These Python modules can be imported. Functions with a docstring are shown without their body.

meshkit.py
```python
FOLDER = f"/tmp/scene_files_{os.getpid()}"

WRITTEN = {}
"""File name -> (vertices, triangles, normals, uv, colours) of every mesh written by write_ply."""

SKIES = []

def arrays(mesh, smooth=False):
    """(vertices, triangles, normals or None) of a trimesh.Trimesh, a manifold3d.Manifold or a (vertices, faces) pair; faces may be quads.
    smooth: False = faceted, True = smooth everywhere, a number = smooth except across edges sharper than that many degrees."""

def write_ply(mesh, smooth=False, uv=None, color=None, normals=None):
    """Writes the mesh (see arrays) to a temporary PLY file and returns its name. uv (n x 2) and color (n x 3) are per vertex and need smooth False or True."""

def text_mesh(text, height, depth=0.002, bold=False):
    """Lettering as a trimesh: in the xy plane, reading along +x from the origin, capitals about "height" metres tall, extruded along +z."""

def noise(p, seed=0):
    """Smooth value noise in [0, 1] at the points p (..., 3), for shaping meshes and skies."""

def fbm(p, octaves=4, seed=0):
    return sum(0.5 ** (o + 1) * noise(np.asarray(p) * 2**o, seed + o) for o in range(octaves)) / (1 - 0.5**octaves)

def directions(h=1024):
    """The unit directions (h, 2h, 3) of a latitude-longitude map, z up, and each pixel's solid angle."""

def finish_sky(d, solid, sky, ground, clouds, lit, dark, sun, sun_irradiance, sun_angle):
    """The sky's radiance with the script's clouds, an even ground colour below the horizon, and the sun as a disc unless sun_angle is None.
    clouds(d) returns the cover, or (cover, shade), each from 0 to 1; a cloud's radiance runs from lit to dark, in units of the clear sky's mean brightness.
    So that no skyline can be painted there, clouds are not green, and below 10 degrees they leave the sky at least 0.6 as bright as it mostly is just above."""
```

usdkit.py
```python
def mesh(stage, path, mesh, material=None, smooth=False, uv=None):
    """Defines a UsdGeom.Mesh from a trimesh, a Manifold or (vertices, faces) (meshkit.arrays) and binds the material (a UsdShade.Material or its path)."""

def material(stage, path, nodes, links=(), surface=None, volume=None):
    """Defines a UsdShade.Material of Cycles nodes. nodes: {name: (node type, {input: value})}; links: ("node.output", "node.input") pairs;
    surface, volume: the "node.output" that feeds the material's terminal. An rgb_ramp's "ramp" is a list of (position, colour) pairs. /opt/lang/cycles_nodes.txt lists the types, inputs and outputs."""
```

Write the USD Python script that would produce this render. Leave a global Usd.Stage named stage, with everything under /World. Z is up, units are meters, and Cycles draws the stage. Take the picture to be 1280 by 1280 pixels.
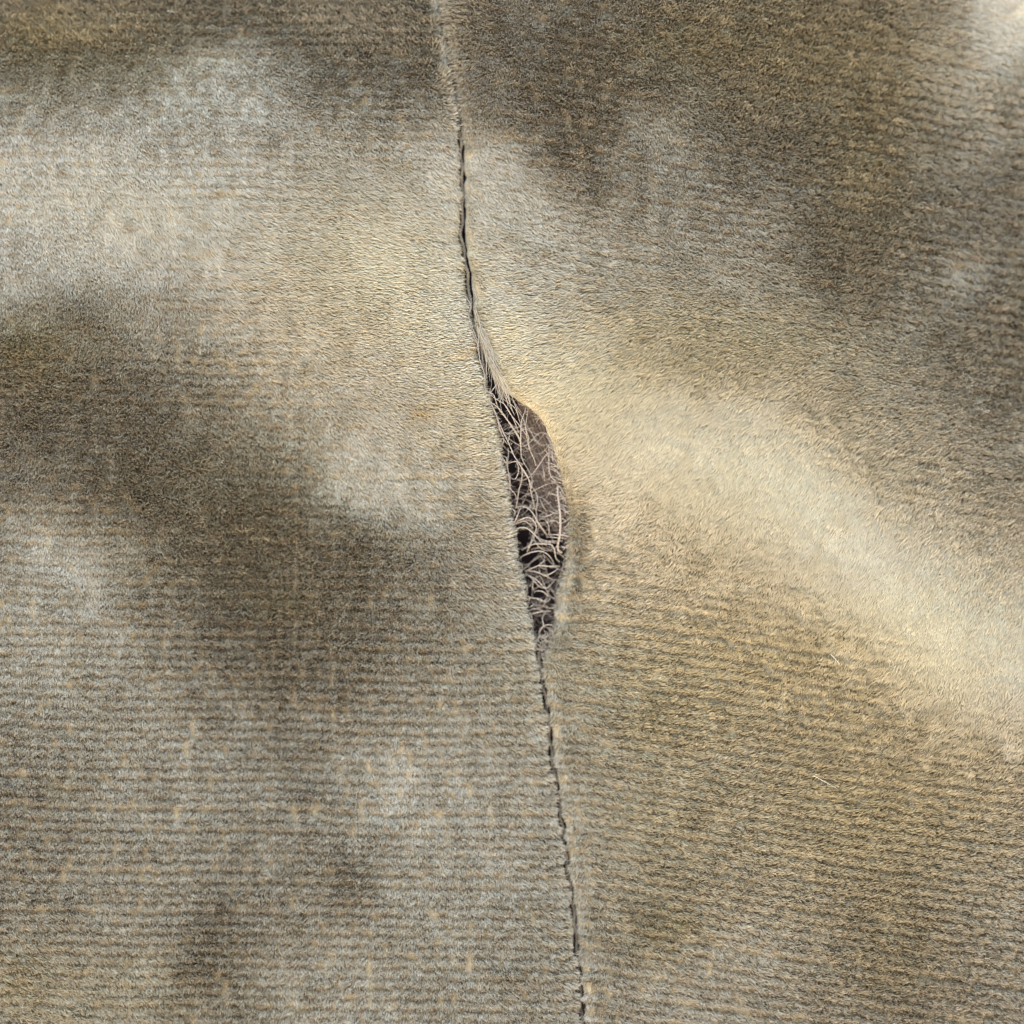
import math, numpy as np, trimesh, usdkit
from pxr import Usd, UsdGeom, UsdLux, UsdShade, Gf, Vt, Sdf
from scipy.interpolate import PchipInterpolator, RectBivariateSpline
import meshkit

EXPO, FIBRES, WIDTH = -0.18, 80, 1.0

# ------------------------------------------------------------------ camera, light, exposure
stage = Usd.Stage.CreateInMemory()
UsdGeom.SetStageUpAxis(stage, 'Z'); UsdGeom.SetStageMetersPerUnit(stage, 1.0)
WORLD = UsdGeom.Xform.Define(stage, '/World'); UsdGeom.Scope.Define(stage, '/World/Looks')
S = 6.25e-5            # one weave unit in metres; the cloth is laid out in these units (u to the right, v towards the hem)
HEIGHT = 0.30
cam = UsdGeom.Camera.Define(stage, '/World/camera')
cam.AddTranslateOp().Set(Gf.Vec3d(0, 0, HEIGHT))
cam.CreateFocalLengthAttr(50.0)
cam.CreateHorizontalApertureAttr(50 * 0.08 / HEIGHT); cam.CreateVerticalApertureAttr(50 * 0.08 / HEIGHT)
cam.CreateClippingRangeAttr(Gf.Vec2f(0.02, 10)); cam.CreateExposureAttr(EXPO)
cam.CreateFStopAttr(4.0); cam.CreateFocusDistanceAttr(HEIGHT - 42 * S)

def lamp(name, az, el, dist, size, power, colour):
    l = UsdLux.RectLight.Define(stage, '/World/' + name)
    a, e = math.radians(az), math.radians(el)
    d = np.array([math.cos(a) * math.cos(e), math.sin(a) * math.cos(e), math.sin(e)]) * dist
    l.AddTransformOp().Set(Gf.Matrix4d().SetLookAt(Gf.Vec3d(*d), Gf.Vec3d(0, 0, 0), Gf.Vec3d(0, 0, 1)).GetInverse())
    l.CreateWidthAttr(size); l.CreateHeightAttr(size); l.CreateIntensityAttr(power); l.CreateColorAttr(Gf.Vec3f(*colour))
lamp('warm_lamp', -100, 24, 0.8, 1.2, 16, (1, .952, .845))
lamp('cool_window_light', 95, 28, 0.8, 1.2, 12, (.66, .875, 1.12))

# ------------------------------------------------------------------ helpers
def define(path, label=None, category=None, group=None, kind=None, xform=False):
    p = UsdGeom.Xform.Define(stage, path).GetPrim() if xform else stage.GetPrimAtPath(path)
    for k, v in (('label', label), ('category', category), ('group', group), ('kind', kind)):
        if v: p.SetCustomDataByKey(k, v)
    return p
used = {}
def numbered(parent, name):
    k = used.get((parent, name), 0); used[(parent, name)] = k + 1
    return f'{parent}/{name}' + (f'_{k:03d}' if k else '')
def world(u, v, z):
    return np.stack([np.asarray(u, float) - 640, 640 - np.asarray(v, float), np.asarray(z, float)], -1) * S
def put_mesh(path, vf, mat, smooth=True, **tags):
    usdkit.mesh(stage, path, vf, mat, smooth=smooth); define(path, **tags); return path
def put_curves(path, pts, widths, mat, colours=None, **tags):
    """pts (n, k, 3) in metres, widths (k,) or (n, k) in metres, colours (n, 3) the dye of each fibre"""
    n, k = pts.shape[:2]
    c = UsdGeom.BasisCurves.Define(stage, path); c.CreateTypeAttr('linear')
    c.CreatePointsAttr(Vt.Vec3fArray.FromNumpy(np.ascontiguousarray(pts.reshape(-1, 3).astype(np.float32))))
    c.CreateCurveVertexCountsAttr(Vt.IntArray.FromNumpy(np.full(n, k, np.int32)))
    c.CreateWidthsAttr(Vt.FloatArray.FromNumpy(np.ascontiguousarray(np.broadcast_to(widths, (n, k)).reshape(-1).astype(np.float32))))
    c.SetWidthsInterpolation('vertex')
    if colours is not None:
        pv = UsdGeom.PrimvarsAPI(c).CreatePrimvar('dye', Sdf.ValueTypeNames.Color3fArray, 'uniform')
        pv.Set(Vt.Vec3fArray.FromNumpy(np.ascontiguousarray(colours.astype(np.float32))))
    UsdShade.MaterialBindingAPI.Apply(c.GetPrim()).Bind(mat); define(path, **tags); return path
def sstep(x, a, b):
    t = np.clip((np.asarray(x, float) - a) / (b - a), 0, 1); return t * t * (3 - 2 * t)
def noise2(u, v, scale, seed):
    return meshkit.noise(np.stack([np.asarray(u) / scale, np.asarray(v) / scale, np.full(np.shape(u), seed * 7.31)], -1), seed) * 2 - 1

# ------------------------------------------------------------------ materials
def fibre_material(name, colour, rough=.36, spec=1.0, through=.17, attribute=False):
    nodes = {'p': ('principled_bsdf', {'base_color': colour, 'roughness': rough, 'specular_ior_level': spec}),
             't': ('translucent_bsdf', {'color': colour}), 'm': ('mix_closure', {'fac': through})}
    links = [('p.BSDF', 'm.closure1'), ('t.BSDF', 'm.closure2')]
    if attribute:
        nodes['a'] = ('attribute', {'attribute': 'dye'})
        links += [('a.color', 'p.base_color'), ('a.color', 't.color')]
    return usdkit.material(stage, '/World/Looks/' + name, nodes, links, surface='m.closure')
def cloth_material(name, a, b, scale, rough=.85, spec=.15, bump=0.0):
    return usdkit.material(stage, '/World/Looks/' + name, {
        'g': ('geometry', {}), 'n': ('noise_texture', {'scale': scale, 'detail': 4.0}),
        'r': ('rgb_ramp', {'ramp': [(0.3, a), (0.7, b)]}),
        'p': ('principled_bsdf', {'roughness': rough, 'specular_ior_level': spec, 'sheen_weight': .1})},
        [('g.position', 'n.vector'), ('n.fac', 'r.fac'), ('r.color', 'p.base_color')], surface='p.BSDF')
PILE = fibre_material('velvet_pile', (.36, .28, .16), attribute=True)
GROUND = cloth_material('velvet_ground_weave', (.22, .17, .105), (.27, .215, .135), 2500)
THREAD = cloth_material('thread_fibre', (.19, .145, .112), (.28, .215, .165), 9000, rough=.65, spec=.25)
PALE = fibre_material('pale_fray', (.29, .235, .172), rough=.6, spec=.3, through=.2)
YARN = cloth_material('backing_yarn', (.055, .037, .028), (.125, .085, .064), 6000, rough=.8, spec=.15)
SEAMTHREAD = cloth_material('seam_thread_fibre', (.13, .098, .066), (.19, .145, .10), 7000, rough=.8, spec=.15)
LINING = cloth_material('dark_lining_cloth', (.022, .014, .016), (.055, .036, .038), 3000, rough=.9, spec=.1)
DARKHAIR = cloth_material('dark_hair', (.07, .05, .035), (.11, .08, .055), 4000, rough=.5, spec=.4)
LINT = fibre_material('lint', (.52, .46, .36), rough=.5, spec=.4)

# ------------------------------------------------------------------ the seam, the folds, the nap
EDGE_L = PchipInterpolator(*np.array([(-400,530),(0,548),(60,557),(110,566),(150,571),(200,573.5),(250,575),(290,573),(330,579),(360,582),(400,588),(435,596),(470,605),(500,613),(540,621.5),(580,629),(620,635),(650,639),(690,644),(730,653),(760,658),(785,663),(805,668),(820,670.5),(850,674),(885,681),(930,685),(970,690.5),(1005,696),(1040,701),(1090,707),(1130,712.5),(1180,718),(1220,720.5),(1280,724),(1700,742)], float).T)
EDGE_R = PchipInterpolator(*np.array([(-400,536),(0,554),(60,562),(110,571),(150,576),(200,579.5),(250,581),(290,580),(330,586),(360,590),(400,592.5),(435,602),(470,615),(490,631),(500,646),(512,664),(530,680),(550,689),(580,698),(620,707),(650,711),(690,709),(720,704),(760,696),(790,692),(808,687),(820,678),(850,681),(885,687),(930,691),(970,697),(1005,703),(1040,707),(1090,713),(1130,719),(1180,724),(1220,727),(1280,731),(1700,749)], float).T)
def closing(v):
    """how far each lip moves in where the seam still holds"""
    return -0.55 * (1 - sstep(v, 330, 470) * (1 - sstep(v, 800, 830))) + 2.3 * (1 - sstep(v, 40, 130))
_el, _er = EDGE_L, EDGE_R
EDGE_L = lambda v: _el(v) + closing(v)
EDGE_R = lambda v: _er(v) - closing(v)
def seam_distance(u, v, side):
    e = (EDGE_L if side < 0 else EDGE_R)(v) + (1.6 * noise2(np.zeros(np.shape(v)), v, 11, 5 + side) + .9 * noise2(np.zeros(np.shape(v)), v, 4, 15 + side))
    return (e - u) if side < 0 else (u - e)
def folds(u, v):
    """height of the cloth's soft folds, without the rolled seam edge"""
    def ridge(p, q, s, h):
        p, q = np.array(p, float), np.array(q, float); d = q - p; L = np.hypot(*d); d /= L
        t = np.clip((u - p[0]) * d[0] + (v - p[1]) * d[1], 0, L)
        return h * np.exp(-((u - p[0] - t * d[0]) ** 2 + (v - p[1] - t * d[1]) ** 2) / (2 * s * s))
    h = ridge((690, 520), (1300, 880), 95, 26) + ridge((250, 300), (560, 420), 90, 14)
    h = h - 45 * sstep(-v, -190, 80) * sstep(-u, -640, -420)
    h = h - 60 * sstep(u - .35 * v, 760, 1400) + 10 * noise2(u, v, 330, 3)
    h = h - 12 * ridge((330, 560), (340, 900), 70, 1.0)
    return h
ROLL = 11.0
def cloth_height(u, v, side):
    d = seam_distance(u, v, side)
    t = np.clip(1 - d / ROLL, 0, 1)
    open_ = sstep(v, 470, 540) * (1 - sstep(v, 770, 830))
    d_ = np.maximum(d, 0)
    pucker = 2.6 * noise2(d_ * .15, v, 19, 81) * np.exp(-d_ / 20.) + 1.2 * noise2(d_ * .3, v, 8, 83 + side) * np.exp(-d_ / 9.)
    return folds(u, v) + pucker - (11 + (7 * sstep(v, 600, 690) * (1 - sstep(v, 800, 860)) - 5 * open_ * (1 - sstep(v, 570, 650))) * (side > 0)) * np.exp(-np.maximum(d, 0) / 22.) - (ROLL - np.sqrt(np.maximum(ROLL ** 2 - (ROLL * t) ** 2, 0)))
# how the nap has been brushed and crushed: lean of the pile to the right and up the cloth, in hundredths of lying flat, on a grid of 40 units
NAP_N = 33
NAP = [[
    -1,-1,-1,-1,-1,1,5,7,5,0,-1,-1,-1,-1,-1,-1,0,1,1,1,1,0,-1,-1,-1,-1,-1,-1,2,16,37,81,105,
    1,1,0,1,4,8,11,14,12,7,1,-1,-1,-1,0,0,2,1,1,1,2,2,0,-1,-1,-1,-1,-1,5,27,37,70,78,
    13,13,13,13,13,16,19,22,20,15,10,7,5,3,2,2,3,1,-1,0,2,3,2,-1,-1,-1,-1,-1,4,27,36,49,43,
    18,19,19,18,19,22,22,25,26,21,18,14,13,12,11,8,6,1,-1,0,2,4,2,0,-1,-1,-1,-1,1,16,35,29,27,
    26,26,25,22,21,21,22,27,28,26,25,24,23,23,24,22,15,6,0,3,9,10,4,2,0,-1,-1,-1,0,10,20,26,22,
    30,31,31,30,31,32,33,37,39,40,41,39,37,41,47,50,39,16,3,9,12,12,8,6,4,2,-1,-1,2,14,15,10,10,
    35,35,39,42,44,43,44,49,53,55,59,58,55,53,57,56,47,37,18,14,17,15,14,12,8,5,0,-1,0,6,7,5,5,
    31,31,38,44,43,42,47,54,61,64,68,73,78,70,71,66,50,44,39,30,27,24,22,17,13,5,-1,-1,0,2,3,4,4,
    23,24,28,34,35,35,42,54,64,69,71,82,93,87,88,84,64,53,51,44,37,33,29,23,19,9,0,-1,1,3,6,4,2,
    15,16,15,18,22,21,31,49,63,68,69,76,88,84,91,93,75,63,59,54,46,40,36,30,28,20,3,2,5,5,6,3,1,
    7,8,6,6,11,12,21,39,55,64,67,74,78,79,92,99,93,69,59,52,47,44,43,41,38,33,24,17,11,7,3,0,-1,
    0,1,2,3,4,7,15,31,45,54,62,71,76,81,95,101,94,77,62,51,46,43,44,43,41,39,34,27,19,12,3,-1,-1,
    -1,-1,0,1,2,4,10,22,33,44,53,62,69,79,88,97,99,91,74,55,48,41,38,35,36,36,38,37,30,21,10,1,0,
    -1,0,0,1,2,3,5,13,22,31,42,51,58,69,73,79,83,81,72,66,67,55,53,53,43,35,35,38,37,30,21,13,8,
    0,0,0,0,1,2,2,6,12,19,30,42,50,55,63,70,73,72,69,69,68,63,57,58,59,41,32,32,34,32,30,22,17,
    0,0,0,0,0,1,0,1,4,9,24,37,43,49,57,65,67,68,66,64,57,57,59,59,60,57,38,30,29,30,31,24,17,
    1,2,2,1,0,0,0,0,0,0,9,16,27,40,44,55,62,65,68,61,47,43,44,48,53,57,49,36,28,25,25,23,21,
    2,3,5,3,2,0,0,-1,-1,-1,0,1,5,20,32,44,56,62,70,57,42,34,32,33,39,48,53,49,38,27,22,21,20,
    3,3,4,4,2,0,-1,-1,-1,-1,-1,0,3,14,25,37,49,57,61,57,44,32,29,27,28,35,46,51,50,42,27,22,21,
    3,3,3,3,2,1,0,-1,-1,-1,-1,1,4,10,20,32,43,52,58,59,47,35,29,26,24,25,31,42,51,48,39,30,26,
    4,3,3,3,2,1,0,0,-1,-1,-1,1,3,8,17,26,36,49,56,52,48,40,32,27,23,23,24,30,43,44,41,37,30,
    4,3,3,4,3,1,1,0,0,-1,-1,1,3,7,13,21,28,37,45,48,48,43,35,29,24,22,21,22,29,36,39,37,31,
    4,4,3,4,3,2,1,1,0,0,0,1,3,6,11,17,23,29,35,44,45,40,38,33,26,22,21,21,22,23,27,29,25,
    4,4,4,4,4,3,2,1,1,1,1,2,5,7,10,14,19,23,31,41,45,41,40,37,32,28,24,22,21,19,19,20,19,
    4,4,4,5,4,4,2,2,1,1,1,3,6,7,10,13,18,24,32,41,45,43,43,40,36,32,28,25,25,21,19,19,18,
    6,6,6,5,5,5,3,2,1,1,1,2,6,8,11,14,19,24,31,39,42,43,45,40,34,32,29,28,28,26,23,22,21,
    9,8,8,7,7,6,4,2,1,1,1,1,4,6,10,14,19,25,31,39,41,41,43,40,35,33,31,28,28,29,30,28,26,
    13,12,10,9,9,7,4,3,1,0,0,0,2,6,9,12,17,24,32,39,40,39,40,41,38,33,31,28,27,31,35,33,29,
    22,18,16,14,13,10,4,2,1,0,0,0,2,5,8,11,15,21,29,37,33,31,35,41,41,36,32,28,25,28,31,31,30,
    27,24,23,21,18,13,2,1,0,0,0,1,3,5,7,10,14,19,28,34,25,24,33,42,39,34,29,25,21,23,25,28,30,
    32,32,30,28,24,17,3,1,1,1,1,1,3,4,6,9,14,18,24,30,31,32,34,37,35,31,26,20,19,21,23,26,27,
    37,36,33,31,27,21,9,3,2,2,1,2,3,4,6,9,14,17,20,24,32,35,32,31,33,32,25,18,18,20,23,25,25,
    41,39,34,31,27,22,12,5,2,1,1,2,3,4,7,11,15,17,18,22,29,30,27,28,33,33,27,17,15,19,23,23,23,
], [
    -1,-1,-1,-1,-1,-3,-13,-18,-13,-3,-1,-1,-1,-1,-1,-3,-13,-18,-21,-18,-11,-2,0,0,-1,-1,-1,-1,0,-4,-16,-50,-76,
    -4,-3,-3,-4,-11,-21,-31,-38,-34,-20,-5,-2,-2,-2,-5,-11,-22,-20,-17,-14,-14,-12,-3,0,-1,-1,-1,-1,-1,-7,-15,-39,-49,
    -30,-31,-32,-32,-36,-44,-52,-59,-53,-38,-27,-20,-19,-16,-12,-15,-22,-14,-4,-6,-13,-19,-12,-2,-1,-1,-1,-1,-1,-10,-16,-23,-22,
    -43,-45,-46,-47,-51,-59,-58,-61,-59,-46,-37,-31,-32,-31,-31,-24,-21,-7,-2,-3,-15,-23,-15,-4,-1,-1,-1,-1,-1,-9,-21,-18,-16,
    -58,-59,-58,-53,-52,-52,-52,-56,-53,-44,-38,-36,-37,-42,-44,-40,-29,-14,-4,-15,-38,-41,-22,-11,-4,-2,-1,-1,-2,-12,-18,-22,-19,
    -64,-65,-65,-62,-63,-62,-59,-58,-52,-46,-42,-39,-41,-52,-61,-64,-54,-25,-7,-25,-36,-38,-25,-20,-15,-9,-2,-1,-6,-27,-24,-14,-13,
    -72,-70,-73,-75,-74,-69,-63,-58,-50,-44,-41,-38,-38,-46,-58,-61,-55,-46,-23,-23,-32,-32,-30,-28,-23,-16,-3,-1,-4,-15,-17,-14,-13,
    -69,-66,-73,-77,-73,-66,-61,-53,-43,-35,-31,-31,-35,-38,-48,-49,-42,-42,-38,-31,-32,-34,-35,-31,-25,-14,-1,-1,-3,-11,-17,-18,-18,
    -63,-62,-64,-68,-66,-60,-56,-48,-37,-28,-23,-25,-30,-31,-35,-37,-30,-31,-30,-27,-27,-30,-31,-29,-27,-15,-1,-1,-8,-19,-35,-24,-17,
    -54,-54,-47,-48,-55,-47,-49,-45,-35,-25,-19,-18,-21,-20,-22,-21,-14,-11,-12,-13,-16,-19,-22,-23,-25,-20,-4,-5,-16,-21,-33,-21,-11,
    -33,-35,-27,-26,-39,-35,-38,-38,-32,-25,-19,-16,-15,-12,-12,-8,2,7,9,7,3,-2,-7,-12,-17,-19,-18,-17,-19,-18,-13,-3,-1,
    -6,-8,-17,-20,-22,-25,-29,-33,-32,-28,-23,-20,-16,-11,-6,3,16,25,29,25,22,17,13,7,0,-7,-12,-15,-16,-16,-8,-2,-1,
    -1,-2,-8,-12,-16,-18,-22,-30,-33,-33,-32,-29,-23,-16,-5,9,28,45,54,43,40,34,30,25,20,12,4,-3,-9,-13,-10,-4,-2,
    -4,-8,-10,-12,-15,-16,-15,-24,-30,-36,-40,-41,-35,-26,-11,7,27,49,60,64,72,63,61,61,48,32,23,15,6,-3,-8,-10,-10,
    -14,-12,-10,-10,-11,-12,-10,-15,-23,-31,-43,-53,-52,-40,-22,0,23,44,58,71,80,81,78,82,85,58,40,31,23,12,2,-6,-11,
    -21,-20,-17,-11,-8,-10,-7,-6,-11,-20,-46,-58,-58,-50,-33,-9,14,36,50,65,69,78,89,93,98,96,65,46,38,29,19,6,-1,
    -27,-42,-39,-22,-10,-12,-8,-3,-2,-4,-23,-32,-45,-49,-32,-14,6,24,35,54,55,62,72,82,95,104,92,69,52,41,32,23,17,
    -39,-52,-61,-48,-32,-15,-9,-2,-1,-1,-4,-4,-10,-27,-27,-18,-3,11,23,40,44,50,57,64,77,95,105,99,78,58,45,40,37,
    -45,-46,-55,-56,-38,-19,-7,-2,-1,-1,-2,-7,-11,-23,-27,-23,-13,0,13,28,37,41,50,55,60,75,98,105,104,91,65,55,53,
    -46,-45,-48,-47,-40,-26,-14,-4,-1,-1,-2,-10,-15,-22,-29,-29,-23,-13,0,16,27,34,41,49,51,57,70,91,105,105,92,77,71,
    -51,-46,-47,-47,-38,-28,-20,-10,-3,-2,-3,-11,-19,-26,-32,-34,-30,-27,-15,1,15,26,33,40,44,52,57,70,98,104,102,95,83,
    -49,-44,-44,-48,-42,-33,-26,-20,-13,-7,-5,-15,-23,-31,-35,-38,-35,-29,-21,-9,5,17,25,31,37,43,48,54,70,90,101,101,86,
    -43,-39,-40,-47,-44,-36,-34,-28,-22,-16,-13,-23,-32,-38,-40,-42,-37,-30,-23,-14,-2,10,18,25,28,33,39,45,53,60,73,83,76,
    -34,-32,-35,-43,-42,-38,-36,-36,-32,-30,-25,-35,-45,-45,-44,-42,-36,-28,-24,-17,-6,5,12,19,24,28,32,36,43,45,51,58,58,
    -24,-25,-31,-39,-40,-42,-37,-37,-35,-34,-29,-44,-54,-52,-49,-43,-37,-31,-25,-18,-9,-1,6,12,17,22,25,27,34,37,39,45,46,
    -22,-24,-28,-33,-37,-42,-37,-36,-34,-35,-34,-40,-55,-57,-51,-45,-40,-32,-25,-18,-10,-3,2,6,10,14,16,20,26,29,29,30,32,
    -22,-23,-28,-31,-35,-38,-35,-34,-33,-32,-30,-30,-41,-47,-49,-46,-40,-34,-25,-18,-10,-4,0,2,6,10,13,15,18,21,18,16,17,
    -23,-23,-24,-27,-33,-34,-31,-30,-28,-28,-25,-21,-35,-44,-48,-43,-36,-32,-26,-19,-10,-4,-2,0,3,7,11,14,16,15,9,5,4,
    -25,-23,-24,-27,-31,-31,-24,-25,-25,-25,-24,-19,-34,-43,-45,-40,-33,-29,-25,-18,-8,-3,-5,-6,-2,4,10,14,14,12,6,-1,-4,
    -21,-22,-26,-28,-29,-27,-10,-13,-20,-27,-29,-32,-41,-44,-40,-36,-32,-28,-26,-19,-7,-5,-10,-13,-9,-1,7,12,12,11,4,-3,-9,
    -18,-21,-26,-30,-29,-24,-9,-10,-23,-38,-37,-37,-42,-40,-35,-32,-33,-28,-25,-22,-17,-16,-17,-18,-13,-4,5,10,12,11,5,-4,-10,
    -13,-18,-23,-28,-28,-25,-17,-18,-31,-42,-42,-41,-40,-35,-34,-32,-34,-29,-24,-22,-24,-25,-22,-19,-15,-6,3,9,12,12,5,-4,-10,
    -10,-15,-21,-25,-25,-24,-20,-20,-30,-35,-40,-42,-40,-36,-37,-36,-36,-30,-25,-23,-26,-25,-21,-19,-16,-8,3,7,10,11,4,-5,-10,
]]
NAP_AT = np.linspace(0, 1280, NAP_N)
_nap = [RectBivariateSpline(NAP_AT, NAP_AT, np.array(NAP[i], float).reshape(NAP_N, NAP_N) / 100., kx=3, ky=3) for i in (0, 1)]
def nap(u, v):
    u, v = np.clip(u, 0, 1280), np.clip(v, 0, 1280)
    return _nap[0].ev(v, u), _nap[1].ev(v, u)

STAINS_AND_LIGHT_TINTS = [(583,440,15,7,(.42,.25,.09),.8),(566,446,10,5,(.42,.27,.10),.5),(524,514,15,8,(.36,.22,.08),.8),(637,418,13,15,(.40,.29,.11),.5),(545,508,22,9,(.33,.24,.11),.4),
          (36,432,40,26,(.36,.26,.10),.45),(45,40,45,30,(.38,.27,.10),.35),(850,55,70,30,(.37,.27,.11),.35),(355,755,45,22,(.37,.27,.11),.35),(820,1160,50,36,(.37,.28,.12),.35),(815,905,36,26,(.38,.28,.12),.35),(1110,1180,60,70,(.37,.28,.13),.3),(20,1230,40,40,(.38,.28,.13),.4),(75,985,25,12,(.33,.24,.12),.4),(850,1155,14,6,(.38,.27,.08),.4),
          # broad golden tints: warm hue of light on the nap, painted into the dye
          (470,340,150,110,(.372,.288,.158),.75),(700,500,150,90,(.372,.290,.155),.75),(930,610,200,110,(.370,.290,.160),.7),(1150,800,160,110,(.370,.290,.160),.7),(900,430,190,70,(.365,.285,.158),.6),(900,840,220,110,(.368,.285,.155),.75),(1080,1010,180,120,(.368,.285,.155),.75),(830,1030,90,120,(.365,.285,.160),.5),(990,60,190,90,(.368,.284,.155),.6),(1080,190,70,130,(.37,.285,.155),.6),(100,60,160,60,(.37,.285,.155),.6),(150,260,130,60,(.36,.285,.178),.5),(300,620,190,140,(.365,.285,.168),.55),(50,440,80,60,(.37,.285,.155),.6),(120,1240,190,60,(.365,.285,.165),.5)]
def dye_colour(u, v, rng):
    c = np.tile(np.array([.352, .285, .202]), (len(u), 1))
    for (a, b, ru, rv, col, k) in STAINS_AND_LIGHT_TINTS:
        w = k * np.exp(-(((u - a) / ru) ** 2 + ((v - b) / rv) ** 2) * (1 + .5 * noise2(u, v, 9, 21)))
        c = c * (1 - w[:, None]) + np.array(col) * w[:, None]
    return c * (1 + np.clip(rng.normal(0, .14, len(u)), -.35, .5))[:, None] * (1 + .04 * noise2(u, v, 40, 33))[:, None]

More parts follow.
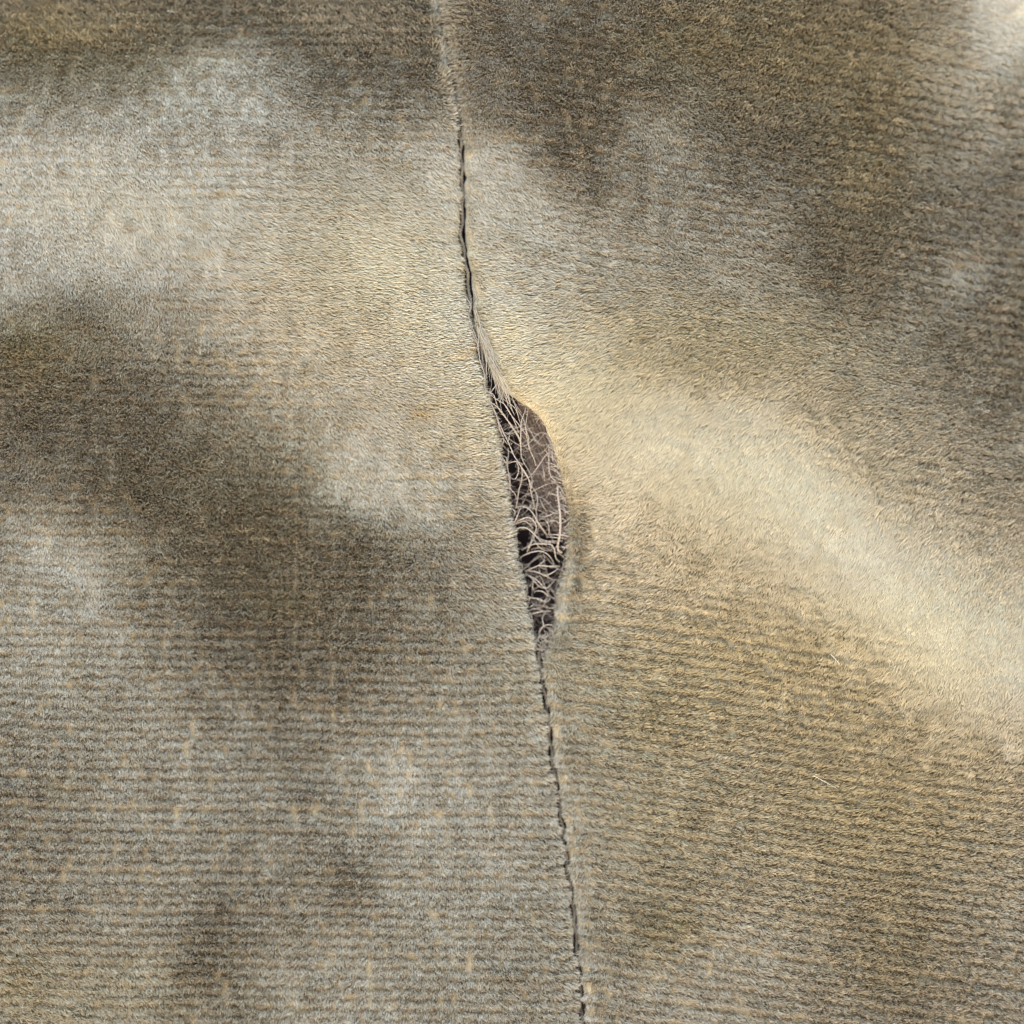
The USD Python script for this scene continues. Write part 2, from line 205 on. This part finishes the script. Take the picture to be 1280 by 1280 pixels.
def pile(path, side, seed, fibres=FIBRES):
    rng = np.random.default_rng(seed)
    row, step = 12.8, 9.6
    slope = 0.012 if side < 0 else 0.15
    k = np.arange(-30, 150); cols = np.arange(-20, 170)
    U, K = np.meshgrid(cols * step - 90, k)
    krow = rng.normal(0, 1, len(k))[:, None] + 0 * U
    V = K * row + .7 * krow + slope * (U - 640) + (4.0 * noise2(U, K * row, 260, 41 + side) + 2.0 * noise2(U, K * row, 90, 43 + side))
    U = U + (K % 2) * step * .5 * (side > 0) + rng.normal(0, 1.5, U.shape); V = V + rng.normal(0, 1.25, V.shape)
    u, v = U.ravel(), V.ravel()
    d = seam_distance(u, v, side)
    keep = (d > 1.2) & (u > -80) & (u < 1360) & (v > -80) & (v < 1360)
    # the pile has worn off in a narrow strip beside the seam above the hole
    bald = (side > 0) * sstep(v, 320, 380) * (1 - sstep(v, 480, 500)) * (1 - sstep(d, 10, 24))
    keep &= rng.random(len(u)) > bald * .75
    u, v = u[keep], v[keep]; n = len(u); P = fibres
    lx, ly = nap(u, v)
    # finger marks and creases: the patches have ragged, mottled borders
    lx = lx + .07 * noise2(u, v, 42, 66) + .06 * noise2(u, v, 17, 67); ly = ly + .07 * noise2(u, v, 38, 68) + .06 * noise2(u, v, 15, 69)
    # how tidily the rows have stayed apart: worn level along the bright fold and in the deep upright patches
    tidy = .86 + .45 * noise2(u, v, 120, 51) + .25 * noise2(u, v, 45, 52)
    for (a, b, r_, k_) in ((880, 620, 190, .8), (1130, 740, 130, .8), (720, 560, 90, .7), (510, 390, 120, .6), (960, 110, 240, .55), (330, 690, 150, .5), (90, 470, 110, .45), (250, 30, 260, .6), (1240, 870, 90, .7), (160, 290, 120, .35)):
        tidy = tidy - .8 * k_ * np.exp(-((u - a) ** 2 + (v - b) ** 2) / (2 * r_ * r_))
    for (a, b, r_, k_) in ((120, 980, 160, .35), (300, 1100, 160, .3), (560, 1080, 110, .3), (880, 1130, 190, .35), (830, 870, 120, .3), (300, 180, 150, .3), (100, 740, 100, .3), (1000, 1080, 280, .4), (760, 1000, 120, .3), (880, 330, 150, .3)):
        tidy = tidy + k_ * np.exp(-((u - a) ** 2 + (v - b) ** 2) / (2 * r_ * r_))
    rows = np.clip(tidy, 0, 1)
    # pile pressed flat beside the seam: at its top, and along the right lip of the hole and below it
    ds = seam_distance(u, v, side)
    if side < 0:
        w, a, b = sstep(16 - ds, 0, 9) * (1 - sstep(v, 120, 170)) * sstep(noise2(u * .5, v, 17, 58), -.5, .2) * .9, .30, .88
    else:
        w, a, b = sstep(34 - ds, 0, 30) * sstep(v, 590, 710) * (1 - sstep(v, 770, 850)) * .75, -.1, -.8
        w2 = sstep(26 - ds, 0, 16) * sstep(v, 800, 840) * .35; lx, ly = lx * (1 - w2) + w2 * -.3, ly * (1 - w2) + w2 * -.75
    lx, ly = lx * (1 - w) + w * a, ly * (1 - w) + w * b
    tj = .045 + .075 * np.clip(np.hypot(lx, ly), 0, 1) * (.6 + .5 * noise2(u, v, 150, 57))
    lx = lx + rng.normal(0, 1, n) * tj; ly = ly + rng.normal(0, 1, n) * tj
    tl = 1 + rng.normal(0, .08, n)
    rep = lambda a: np.repeat(a, P)
    N = n * P
    du, dv = np.clip(rng.normal(0, 1, N), -2.3, 2.3), np.clip(rng.normal(0, 1, N), -2.3, 2.3)     # a tuft is dense in its middle and thins out into the gaps between the rows
    fu = rep(u) + du * (3.0 + 1.5 * (1 - rep(rows))); fv = rep(v) + dv * (3.6 + 1.6 * (1 - rep(rows))) + slope * du * 3.5
    fj = .09 + .05 * np.clip(rep(np.hypot(lx, ly)), 0, 1)          # flattened fibres lie more criss-cross than upright ones
    flx = rep(lx) + rng.normal(0, 1, N) * fj; fly = rep(ly) + rng.normal(0, 1, N) * fj
    d = seam_distance(fu, fv, side)
    near = np.clip(d / 12, .0, 1)
    ok = d > .3 + .8 * (1 - sstep(fv, 440, 500) * (1 - sstep(fv, 800, 830)))
    z = cloth_height(fu, fv, side); e = .7
    gx = (cloth_height(fu + e, fv, side) - cloth_height(fu - e, fv, side)) / (2 * e)
    gy = -(cloth_height(fu, fv + e, side) - cloth_height(fu, fv - e, side)) / (2 * e)
    gx = np.clip(gx, -1.2, 1.2)
    m = np.hypot(flx, fly); th = np.radians(85) * np.minimum(m, 1.2); ph = np.arctan2(fly, flx)
    nrm = np.stack([-gx, -gy, np.ones(N)], 1); nrm /= np.linalg.norm(nrm, axis=1, keepdims=True)
    tx = np.stack([np.ones(N), np.zeros(N), gx], 1); tx /= np.linalg.norm(tx, axis=1, keepdims=True)
    ty = np.cross(nrm, tx)
    def D(t):
        return (np.sin(t) * np.cos(ph))[:, None] * tx + (np.sin(t) * np.sin(ph))[:, None] * ty + np.cos(t)[:, None] * nrm
    ln = ((8.8 + 6.2 * np.clip(1 - m / .6, 0, 1)) * rep(tl) * (1 + rng.normal(0, .10, N) - .07 * (du * du + dv * dv) * rep(rows)) * (.6 + .4 * near))[:, None]
    p0 = np.stack([fu - 640, 640 - fv, z - 1.0], 1)
    p1 = p0 + D(th * .7) * ln * .55; p2 = p1 + D(th * 1.15) * ln * .45
    pts = (np.stack([p0, p1, p2], 1) * S)[ok]
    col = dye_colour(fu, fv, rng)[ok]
    order = rng.permutation(len(pts))                            # any slice of the fibres covers the whole panel evenly
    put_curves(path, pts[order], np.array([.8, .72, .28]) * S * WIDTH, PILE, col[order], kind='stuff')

def panel(path, side):
    v = np.arange(-260, 1541, 3.0)
    d = np.concatenate([[0, .6, 1.5, 3, 5, 7, 9, 11, 14, 18, 24, 32], np.arange(42, 960, 12.)])
    V, Dm = np.meshgrid(v, d, indexing='ij')
    e = (EDGE_L if side < 0 else EDGE_R)(V) + (1.6 * noise2(np.zeros(V.shape), V, 11, 5 + side) + .9 * noise2(np.zeros(V.shape), V, 4, 15 + side))
    U = e + side * Dm
    Z = cloth_height(U, V, side)
    # the seam allowance folds down and back under the cloth
    fl = [(0.4, -16), (1.8, -30), (5, -42), (12, -50), (26, -54)]
    Uf = np.stack([e[:, 0] + side * a for a, _ in fl[::-1]], 1); Zf = np.stack([Z[:, 0] + b for _, b in fl[::-1]], 1)
    U = np.concatenate([Uf, U], 1); Z = np.concatenate([Zf, Z], 1); V = np.concatenate([np.repeat(V[:, :1], len(fl), 1), V], 1)
    P = world(U, V, Z).reshape(-1, 3); r, c = U.shape
    i, j = np.meshgrid(np.arange(r - 1), np.arange(c - 1), indexing='ij'); a = i * c + j
    q = np.stack([a, a + c, a + c + 1, a + 1] if side > 0 else [a, a + 1, a + c + 1, a + c], -1).reshape(-1, 4)
    put_mesh(path, (P, q), GROUND)

# ------------------------------------------------------------------ the cloth and what lies under the hole
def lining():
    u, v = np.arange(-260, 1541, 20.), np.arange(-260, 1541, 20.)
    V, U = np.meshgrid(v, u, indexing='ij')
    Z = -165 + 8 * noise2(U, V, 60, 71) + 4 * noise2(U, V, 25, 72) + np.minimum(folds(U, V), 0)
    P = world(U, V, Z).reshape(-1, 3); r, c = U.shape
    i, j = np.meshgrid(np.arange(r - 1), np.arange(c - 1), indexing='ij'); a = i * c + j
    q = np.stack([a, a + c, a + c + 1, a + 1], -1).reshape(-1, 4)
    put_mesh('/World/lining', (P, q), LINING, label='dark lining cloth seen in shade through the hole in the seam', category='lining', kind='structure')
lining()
CLOTH = '/World/velvet_cloth'
define(CLOTH, 'taupe crushed velvet cloth whose vertical seam has burst into a frayed hole', 'velvet cloth', xform=True)
for side, seed, lab in ((-1, 11, 'left velvet panel, dark and pale patches'), (1, 12, 'right velvet panel with a bright cream fold')):
    path = numbered(CLOTH, 'fabric_panel')
    panel(path, side); define(path, lab)
    pile(path + '/pile', side, seed)

# ------------------------------------------------------------------ threads
RT = np.random.default_rng(77); CENTRES = []
def resample(p, spacing=1.6):
    p = np.array(p, float)
    if len(p) == 2: p = np.array([p[0], p.mean(0), p[1]])
    t = np.concatenate([[0], np.cumsum(np.maximum(np.linalg.norm(np.diff(p[:, :2], axis=0), axis=1), .5))])
    n = max(4, int(t[-1] / spacing))
    from scipy.interpolate import CubicSpline
    s = np.linspace(0, t[-1], n)
    return CubicSpline(t, p)(s) if len(p) > 3 else PchipInterpolator(t, p)(s)
def tube(p, r, sides=6):
    p = np.asarray(p, float); n = len(p)
    t = np.gradient(p, axis=0); t /= np.linalg.norm(t, axis=1, keepdims=True) + 1e-9
    a = np.cross(t, [0, 0, 1.0]); bad = np.linalg.norm(a, axis=1) < .1; a[bad] = np.cross(t[bad], [1.0, 0, 0]); a /= np.linalg.norm(a, axis=1, keepdims=True)
    b = np.cross(t, a); ang = np.arange(sides) * 2 * np.pi / sides
    rr = np.broadcast_to(r, (n,))[:, None, None]
    v = (p[:, None] + rr * (np.cos(ang)[None, :, None] * a[:, None] + np.sin(ang)[None, :, None] * b[:, None])).reshape(-1, 3)
    i, j = np.meshgrid(np.arange(n - 1), np.arange(sides), indexing='ij')
    q = np.stack([i * sides + j, i * sides + (j + 1) % sides, (i + 1) * sides + (j + 1) % sides, (i + 1) * sides + j], -1).reshape(-1, 4)
    f = np.vstack([q[:, [0, 1, 2]], q[:, [0, 2, 3]]])
    k = np.arange(1, sides - 1)
    cap = np.stack([np.zeros_like(k), k + 1, k], 1); cap2 = cap[:, ::-1] + (n - 1) * sides
    return v, np.vstack([f, cap, cap2])
def join(parts):
    v, f, n = [], [], 0
    for a, b in parts:
        v.append(a); f.append(b + n); n += len(a)
    return np.vstack(v), np.vstack(f)
def brim(u, v):
    return folds(np.asarray(u, float), np.asarray(v, float)) - 13
def spun(p3, r, ply=2, wiggle=.5):
    """a spun thread: strands twisted round each other; p3 in cloth units (x right, y up, z)"""
    n = len(p3); s = np.arange(n) * 1.6
    w = np.stack([noise2(s, 0 * s + k, 9, RT.integers(1000)) for k in range(3)], 1) * wiggle
    p3 = p3 + w
    t = np.gradient(p3, axis=0); t /= np.linalg.norm(t, axis=1, keepdims=True) + 1e-9
    a = np.cross(t, [0, 0, 1.0]); a /= np.linalg.norm(a, axis=1, keepdims=True) + 1e-9; b = np.cross(t, a)
    ph0 = RT.random() * 6
    return join([tube(p3 + (np.cos(s * .75 + ph0 + k * 2 * np.pi / ply)[:, None] * a + np.sin(s * .75 + ph0 + k * 2 * np.pi / ply)[:, None] * b) * r * .55, r * .62) for k in range(ply)])
def cloth_points(pl, z=-6, ends=(-10, -10), bow=0.0):
    p = np.array(pl, float); c = resample(np.c_[p, np.zeros(len(p))])
    s = np.linspace(0, 1, len(c)); e = np.minimum(s, 1 - s) * 2
    zz = np.where(s < .5, ends[0] + (z - ends[0]) * np.minimum(1, 3 * s), ends[1] + (z - ends[1]) * np.minimum(1, 3 * (1 - s))) + bow * np.sin(np.pi * s)
    return np.stack([c[:, 0] - 640, 640 - c[:, 1], brim(c[:, 0], c[:, 1]) + zz], 1)
def thread(pl, r=1.15, z=-6, ends=(-12, -12), bow=0.0, name='loose_thread', mat=None, label=None, parent=CLOTH, wiggle=.5):
    c = cloth_points(pl, z, ends, bow); CENTRES.append(c)
    v, f = spun(c, r, wiggle=wiggle)
    put_mesh(numbered(parent, name), (v * S, f), mat or THREAD, label=label)
A = lambda *xy: [(600 + x / 9.846, 480 + y / 9.846) for x, y in xy]
B = lambda *xy: [(600 + x / 9.846, 590 + y / 9.846) for x, y in xy]
C = lambda *xy: [(620 + x / 9.846, 700 + y / 9.846) for x, y in xy]
D_ = lambda *xy: [(540 + x / 9.846, 360 + y / 9.846) for x, y in xy]

# the seam allowance of the right panel, a coarse ribbed weave seen inside the top of the hole
def backing():
    path = CLOTH + '/seam_allowance'
    left = PchipInterpolator([470, 500, 530, 560, 585, 607, 640, 660, 678, 690], [632, 646, 652, 655, 661, 667, 678, 691, 709, 718])
    vv = np.arange(478, 690, 4.0); ss = np.linspace(0, 1, 14)
    V, Sg = np.meshgrid(vv, ss, indexing='ij')
    U = left(V) * (1 - Sg) + (EDGE_R(V) + 6) * Sg
    Z = brim(U, V) - 12 - 26 * (1 - Sg) ** 1.3 - 5
    r, c = U.shape
    i, j = np.meshgrid(np.arange(r - 1), np.arange(c - 1), indexing='ij'); a = i * c + j
    put_mesh(path, (world(U, V, Z).reshape(-1, 3), np.stack([a, a + c, a + c + 1, a + 1], -1).reshape(-1, 4)), YARN, label='ribbed brown backing weave inside the top of the hole')
    parts = []
    def at(u, v):
        s = np.clip((u - left(v)) / (EDGE_R(v) + 6 - left(v)), 0, 1)
        return brim(u, v) - 12 - 26 * (1 - s) ** 1.3 - 4, (u >= left(v) - 1) & (u <= EDGE_R(v) + 5) & (v > 480) & (v < 688)
    for k in range(-60, 30):                       # ribs running down to the right
        v = np.arange(470, 700, 1.6); u = 668 + (v - 560) * .42 + k * 4.6 + .8 * noise2(v, 0 * v + k, 14, 91)
        z, ok = at(u, v); z = z + 1.0 * np.sin(v / 3.1 + k * np.pi) + .6
        idx = np.flatnonzero(ok)
        for run in np.split(idx, np.flatnonzero(np.diff(idx) > 1) + 1):
            if len(run) > 5: parts.append(tube(np.stack([u[run] - 640, 640 - v[run], z[run]], 1), 1.75 + .25 * np.sin(v[run] / 1.9 + k)))
    for k in range(0, 40):                         # the finer cross yarns
        u = np.arange(625, 720, 1.6); v = 470 + k * 6.2 - (u - 660) * .30 + .7 * noise2(u, 0 * u + k, 12, 93)
        z, ok = at(u, np.clip(v, 470, 690)); z = z - 1.0 * np.sin(u / 1.5 + k * np.pi) + .2
        idx = np.flatnonzero(ok & (v < 690) & (v > 475))
        for run in np.split(idx, np.flatnonzero(np.diff(idx) > 1) + 1):
            if len(run) > 5: parts.append(tube(np.stack([u[run] - 640, 640 - v[run], z[run]], 1), 1.0, 5))
    v, f = join(parts)
    put_mesh(path + '/backing_yarns', (v * S, f), YARN, kind='stuff')
backing()

# long threads fanning out of the closed seam into the hole
L1 = [
 (D_((400,70),(440,150),(480,230),(450,330),(480,430),(515,530),(560,650),(590,900),(640,1040),(672,1280)) + A((200,390),(270,560),(350,720),(420,880),(470,960),(520,1040),(600,1170),(630,1280)) + B((630,120),(620,210),(650,330),(670,430),(695,520),(700,610),(740,680),(830,790)), 1.3, 0, (2, -14)),
 (D_((590,20),(640,150),(700,340),(735,560),(720,760),(760,1000),(800,1180)) + A((100,180),(230,300),(300,390),(400,540),(480,660),(500,800),(520,920),(560,1000),(610,1080),(625,1280)), 1.25, 2, (4, -16)),
 (D_((420,300),(470,430),(500,560),(560,700),(590,880),(640,1060),(690,1280)) + A((150,120),(210,260),(330,430),(440,600),(490,700)), 1.1, 3, (3, -8)),
 (A((0,170),(80,190),(150,270),(190,350),(215,440),(260,600),(340,740)), 1.2, 1, (4, -10)),
 (A((560,270),(535,400),(510,480),(505,620),(500,720),(505,820)), 1.2, 3, (-4, -4)),
 (A((580,285),(572,420),(560,530),(590,650),(600,770),(650,900),(690,1010)), 1.0, -2, (-4, -8)),
 (A((120,60),(200,190),(290,250),(370,360),(430,470),(480,600)), 1.1, 2, (2, -6)),
 (A((200,40),(260,170),(330,300),(420,430),(520,560),(580,640)), 1.1, 0, (0, -8)),
 (A((250,90),(330,220),(420,290),(470,400),(500,480)), 1.0, 0, (-2, -6)),
 (A((370,170),(430,260),(480,350),(530,420),(560,560),(580,680),(620,800)), .9, -3, (-4, -10)),
 (A((410,200),(470,300),(510,360)), .9, -3, (-6, -8)),
 (A((330,985),(390,960),(440,955),(485,965),(520,985)), 1.2, 1, (-8, -2)),
 (A((450,965),(478,1040),(460,1120),(420,1170),(385,1150),(370,1110)), 1.1, -4, (0, -14)),
 (A((345,790),(350,870),(340,960),(350,1080),(372,1200),(378,1290)), 1.1, -2, (-10, -10)),
 (A((228,815),(270,890),(310,960),(330,1010)), 1.3, -1, (-8, -6)),
 (A((365,590),(360,650),(345,700)), 1.1, -8, (-14, -14)),
 (A((510,1035),(518,1150),(495,1240),(478,1300)) + B((460,330),(445,440)), 1.2, -2, (-2, -6)),
 (A((520,1050),(570,1130),(620,1200)), 1.2, -3, (-2, -6)),
 (A((770,990),(785,1080),(795,1190)), 1.0, -8, (-14, -14)),
 (A((845,760),(850,880),(848,1000),(860,1110),(935,1190)), 1.2, -3, (-8, -2)),
 (A((880,700),(890,850),(900,960)), 1.0, -2, (-6, -6)),
 (B((640,175),(690,260),(712,350),(705,410),(692,485)), 1.0, -6, (-8, -8)),
 (B((740,330),(775,420),(820,480)), 1.0, -8, (-12, -12)),
 (B((345,0),(370,110),(375,200),(420,260),(440,345)), 1.1, -1, (-6, -8)),
 (B((430,450),(470,430),(530,428),(590,445),(640,490),(700,590),(770,700),(820,790)), 1.4, 5, (-10, -8)),
 (B((395,660),(440,590),(480,480),(500,440)), 1.3, 3, (-10, 0)),
 (B((405,690),(455,620),(530,572),(600,560),(655,595),(690,650),(680,735),(650,790)), 1.4, 6, (-10, -4)),
 (B((440,650),(500,618),(550,608),(610,640),(655,690)), 1.2, 3, (-10, -6)),
 (B((400,745),(470,692),(560,688),(630,728),(690,790),(750,858),(790,885)), 1.5, 7, (-10, -6)),
 (B((350,800),(390,750),(420,700)), 1.2, -2, (-12, -8)),
 (B((735,545),(830,542),(900,510),(965,478)), 1.2, -5, (-8, -4)),
 (B((730,580),(800,590),(835,640),(852,720),(840,770)), 1.1, -6, (-8, -8)),
 (B((860,475),(900,500),(960,520)), 1.0, -4, (-8, -4)),
 (B((855,620),(910,600),(970,630)), 1.1, -4, (-8, -4)),
 (B((845,775),(920,768),(985,772),(1050,785),(1105,790)), 1.3, 2, (-8, 0)),
 (B((820,805),(900,800),(980,812),(1060,822)), 1.2, 0, (-8, -4)),
 (B((715,790),(780,840),(850,852),(950,850),(1010,840)), 1.2, 1, (-6, -6)),
 (B((735,830),(800,865),(880,870),(960,880)), 1.1, -3, (-8, -8)),
 (B((655,780),(625,880),(580,985)), 1.3, 3, (-2, -10)),
 (B((655,785),(700,890),(760,945),(800,965),(865,968)), 1.3, 2, (-2, -8)),
 (B((515,965),(600,912),(690,888),(785,890),(880,898),(920,980),(942,1070),(985,1105)), 1.4, 5, (-12, -10)),
 (B((490,1065),(590,1002),(680,978),(770,980),(850,1030),(892,1090),(912,1140)), 1.4, 3, (-10, -12)),
 (B((880,900),(930,940),(960,880),(970,800)), 1.0, -4, (-8, -8)),
 (B((780,1010),(792,1080),(740,1140),(680,1170),(610,1205)), 1.2, 0, (-10, -8)),
 (B((745,1155),(800,1162),(880,1155),(975,1162)), 1.3, 1, (-6, -6)),
 (B((970,1185),(890,1240),(820,1270)), 1.3, 0, (-6, -6)),
 (C((370,140),(460,100),(540,70),(640,78),(780,70)), 1.2, 1, (-8, -8)),
 (C((395,135),(500,150),(600,190),(700,250)), 1.4, 3, (-6, -10)),
 (C((770,110),(700,150),(640,180),(580,190)), 1.3, 1, (-8, -2)),
 (C((370,180),(480,240),(560,310),(620,352),(680,300),(720,268)), 1.4, 2, (-8, -8)),
 (C((400,200),(470,260),(540,330),(600,350)), 1.1, 0, (-8, -6)),
 (C((480,260),(455,310),(448,375)), 1.2, -3, (-8, -8)),
 (C((470,395),(550,385),(605,410),(655,465)), 1.4, 1, (-8, -8)),
 (C((365,462),(440,470),(540,488),(600,515),(645,510),(668,470)), 1.3, 0, (-8, -8)),
 (C((500,480),(560,510),(640,480)), 1.1, -4, (-8, -8)),
 (C((400,640),(460,605),(530,608),(580,640)), 1.2, -2, (-8, -8)),
 (C((390,690),(480,655),(600,640),(680,640)), 1.3, 0, (-8, -8)),
 (C((410,590),(440,570),(480,545)), 1.2, 0, (-6, -6)),
 (C((615,670),(572,740),(582,815),(542,880),(528,930)), 1.3, 1, (-8, -10)),
 (C((575,830),(620,805),(665,800),(725,865)), 1.2, 0, (-4, -8)),
 (C((365,690),(385,640),(370,580)), 1.0, -4, (-10, -10)),
 (C((620,120),(540,70),(560,20)), 1.0, -6, (-10, -8)),
 (C((520,100),(540,140),(530,180)), .9, -8, (-12, -12)),
]
for pl, r, z, ends in L1:
    thread(pl, r * .5, z + 2, ends)
# threads deeper in the hole, every other one coloured darker as painted shade
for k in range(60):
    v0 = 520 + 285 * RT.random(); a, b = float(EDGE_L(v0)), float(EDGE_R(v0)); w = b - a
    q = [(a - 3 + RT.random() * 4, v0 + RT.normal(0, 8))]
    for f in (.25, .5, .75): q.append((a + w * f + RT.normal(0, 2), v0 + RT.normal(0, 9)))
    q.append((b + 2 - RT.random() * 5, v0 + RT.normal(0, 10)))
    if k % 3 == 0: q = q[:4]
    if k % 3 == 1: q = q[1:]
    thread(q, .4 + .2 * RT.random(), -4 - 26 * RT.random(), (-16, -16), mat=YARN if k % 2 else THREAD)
# the stitch thread that still runs down the right edge, and the cut ends it holds
thread(B((955,170),(968,330),(985,480),(990,620),(984,760),(962,880),(972,980),(1010,992)), 1.35, 4, (-4, -6), name='stitch_thread', label='pale stitch thread running down the right edge of the hole')
for k in range(34):
    v0 = 548 + k * 4.3 + RT.normal(0, 2.6); e = float(EDGE_R(v0))
    w = 4 + 10 * RT.random() + 6 * math.exp(-((v0 - 625) / 40) ** 2); tilt = 6 * (v0 < 640) - 1 + RT.normal(0, 3.2)
    thread([(e - w + RT.normal(0, 2), v0 - tilt * .6), (e - w * .4, v0), (e + 2 + RT.normal(0, 2), v0 + tilt)], .5 + .2 * RT.random(), -3, (-10, -1), name='cut_end', wiggle=.35)
for k in range(12):                                  # looser ends along the left lip
    v0 = 530 + k * 22 + RT.normal(0, 5); e = float(EDGE_L(v0))
    thread([(e - 3, v0 - 4), (e + 3 + RT.random() * 3, v0 + RT.normal(0, 2)), (e + 1 + RT.random() * 5, v0 + 8 + RT.random() * 6)], .8, -3, (-6, -14), name='cut_end')
# stitches deep in the closed seam
for lo, hi, lab in ((20, 470, 'seam thread lying in the closed seam above the hole'), (815, 1300, 'seam thread lying in the closed seam below the hole')):
    v = np.arange(lo, hi, 8.0); u = (EDGE_L(v) + EDGE_R(v)) / 2 + 1.0 * np.sin(v / 5.3)
    p = resample(np.stack([u, v, 0 * u], 1)); z = folds(p[:, 0], p[:, 1]) - 21 + 2 * np.sin(p[:, 1] / 6.5)
    a, f = spun(np.stack([p[:, 0] - 640, 640 - p[:, 1], z], 1), 1.9)
    put_mesh(numbered(CLOTH, 'seam_thread'), (a * S, f), SEAMTHREAD, label=lab)

# ------------------------------------------------------------------ fine fray
def strands(path, starts, dirs, lengths, bend, width, mat, n=6, curl=0.0, **tags):
    rng = np.random.default_rng(len(starts)); m = len(starts)
    p = [np.array(starts, float)]; d = np.array(dirs, float); d /= np.linalg.norm(d, axis=1, keepdims=True)
    for k in range(n - 1):
        d = d + rng.normal(0, bend, (m, 3)) + curl * np.cross(d, [0, 0, 1.0]) * rng.choice([-1, 1], (m, 1)); d /= np.linalg.norm(d, axis=1, keepdims=True)
        p.append(p[-1] + d * (np.array(lengths) / (n - 1))[:, None])
    put_curves(path, np.stack(p, 1) * S, np.linspace(1, .5, n) * width * S, mat, **tags)
rf = np.random.default_rng(5)
# bared pinkish fibres lying along the seam above the hole
m = 190
v = 335 + 150 * rf.beta(1.6, 1.1, m); d = np.abs(rf.normal(0, 9, m)) + 1; u = EDGE_R(v) + d - 1
keep = d < 3 + 11 * sstep(v, 350, 440); u, v = u[keep], v[keep]; m = len(u)
st = np.stack([u - 640, 640 - v, cloth_height(u, v, 1) + 3 + 5 * rf.random(m)], 1)
dr = np.stack([.36 + rf.normal(0, .10, m), -np.ones(m), rf.normal(.02, .05, m)], 1)
strands(numbered(CLOTH, 'frayed_fibres'), st, dr, 16 + 26 * rf.random(m), .09, .8, PALE, kind='stuff', label='pinkish bared fibres lying along the seam above the hole')
# a little tangle of grey fluff at the lower end of the hole
m = 100
c = np.array([(680, 803), (688, 798), (692, 806), (684, 812), (678, 814)])[rf.integers(0, 5, m)] + rf.normal(0, 4, (m, 2))
st = np.stack([c[:, 0] - 640, 640 - c[:, 1], brim(c[:, 0], c[:, 1]) - 6 + 8 * rf.random(m)], 1)
dr = rf.normal(0, 1, (m, 3)) * [1, 1, .35]
FLUFF = fibre_material('grey_fluff', (.25, .20, .15), rough=.6, spec=.3, through=.2)
strands(numbered(CLOTH, 'frayed_fibres'), st, dr, 8 + 12 * rf.random(m), .3, .95, FLUFF, n=8, curl=.35, kind='stuff', label='small tangle of grey fluff at the lower end of the hole')
# broken filaments standing off the threads
allc = np.vstack(CENTRES); m = 900; st = allc[rf.integers(0, len(allc), m)]; dr = rf.normal(0, 1, (m, 3)) * [1, 1, .5]
strands(numbered(CLOTH, 'frayed_fibres'), st, dr, 3 + 6 * rf.random(m), .25, .4, PALE, n=5, curl=.15, kind='stuff', label='hair thin broken filaments on the torn threads')
# whiskers from both lips of the hole
m = 380
v = rf.uniform(485, 815, m); m_ = m; side = rf.choice([-1, 1], m)
u = np.where(side < 0, EDGE_L(v) - 3 * rf.random(m), EDGE_R(v) + 3 * rf.random(m))
st = np.stack([u - 640, 640 - v, np.where(side < 0, cloth_height(u, v, -1), cloth_height(u, v, 1)) + 1], 1)
dr = np.stack([-side * (.5 + .6 * rf.random(m)), rf.normal(-.2, .7, m), rf.normal(.25, .3, m)], 1)
strands(numbered(CLOTH, 'frayed_fibres'), st, dr, 4 + 7 * rf.random(m), .2, .5, PALE, n=5, kind='stuff', label='short pale whiskers round both lips of the hole')

# ------------------------------------------------------------------ stray hairs and lint lying on the pile
def stray(name, pl, r, mat, label, category, lift=10):
    p = resample(np.c_[np.array(pl, float), np.zeros(len(pl))]); side = -1 if p[0, 0] < EDGE_L(p[0, 1]) else 1
    z = folds(p[:, 0], p[:, 1]) + lift + 2.0 * noise2(p[:, 0], p[:, 1], 7, 61)
    v, f = tube(np.stack([p[:, 0] - 640, 640 - p[:, 1], z], 1), r * np.linspace(1, .6, len(p)))
    put_mesh(numbered('/World', name), (v * S, f), mat, label=label, category=category)
stray('stray_hair', [(556,364),(563,371),(552,392),(562,405),(573,424),(583,438),(594,452)][2:], .42, DARKHAIR, 'fine dark hair running diagonally to the seam just above the hole', 'hair', 8)
stray('stray_hair', [(505,478),(540,486),(565,489),(590,496),(606,500)], .5, DARKHAIR, 'fine dark hair lying almost level left of the top of the hole', 'hair', 8)
stray('stray_hair', [(600,620),(612,632),(622,645),(631,655)], .5, DARKHAIR, 'short dark hair by the left lip of the hole at mid height', 'hair', 8)
stray('lint_fibre', [(1036,817),(1041,822),(1047,829)], .4, LINT, 'short bright lint fibre on the plain tan area of the right panel', 'lint')
stray('lint_fibre', [(1015,968),(1028,975),(1044,984)], .32, LINT, 'thin pale lint fibre on the lower right panel below the bright one', 'lint')
stray('lint_fibre', [(207,10),(214,12),(222,11)], .4, LINT, 'tiny pale lint fibre on the dark top edge of the left panel', 'lint')
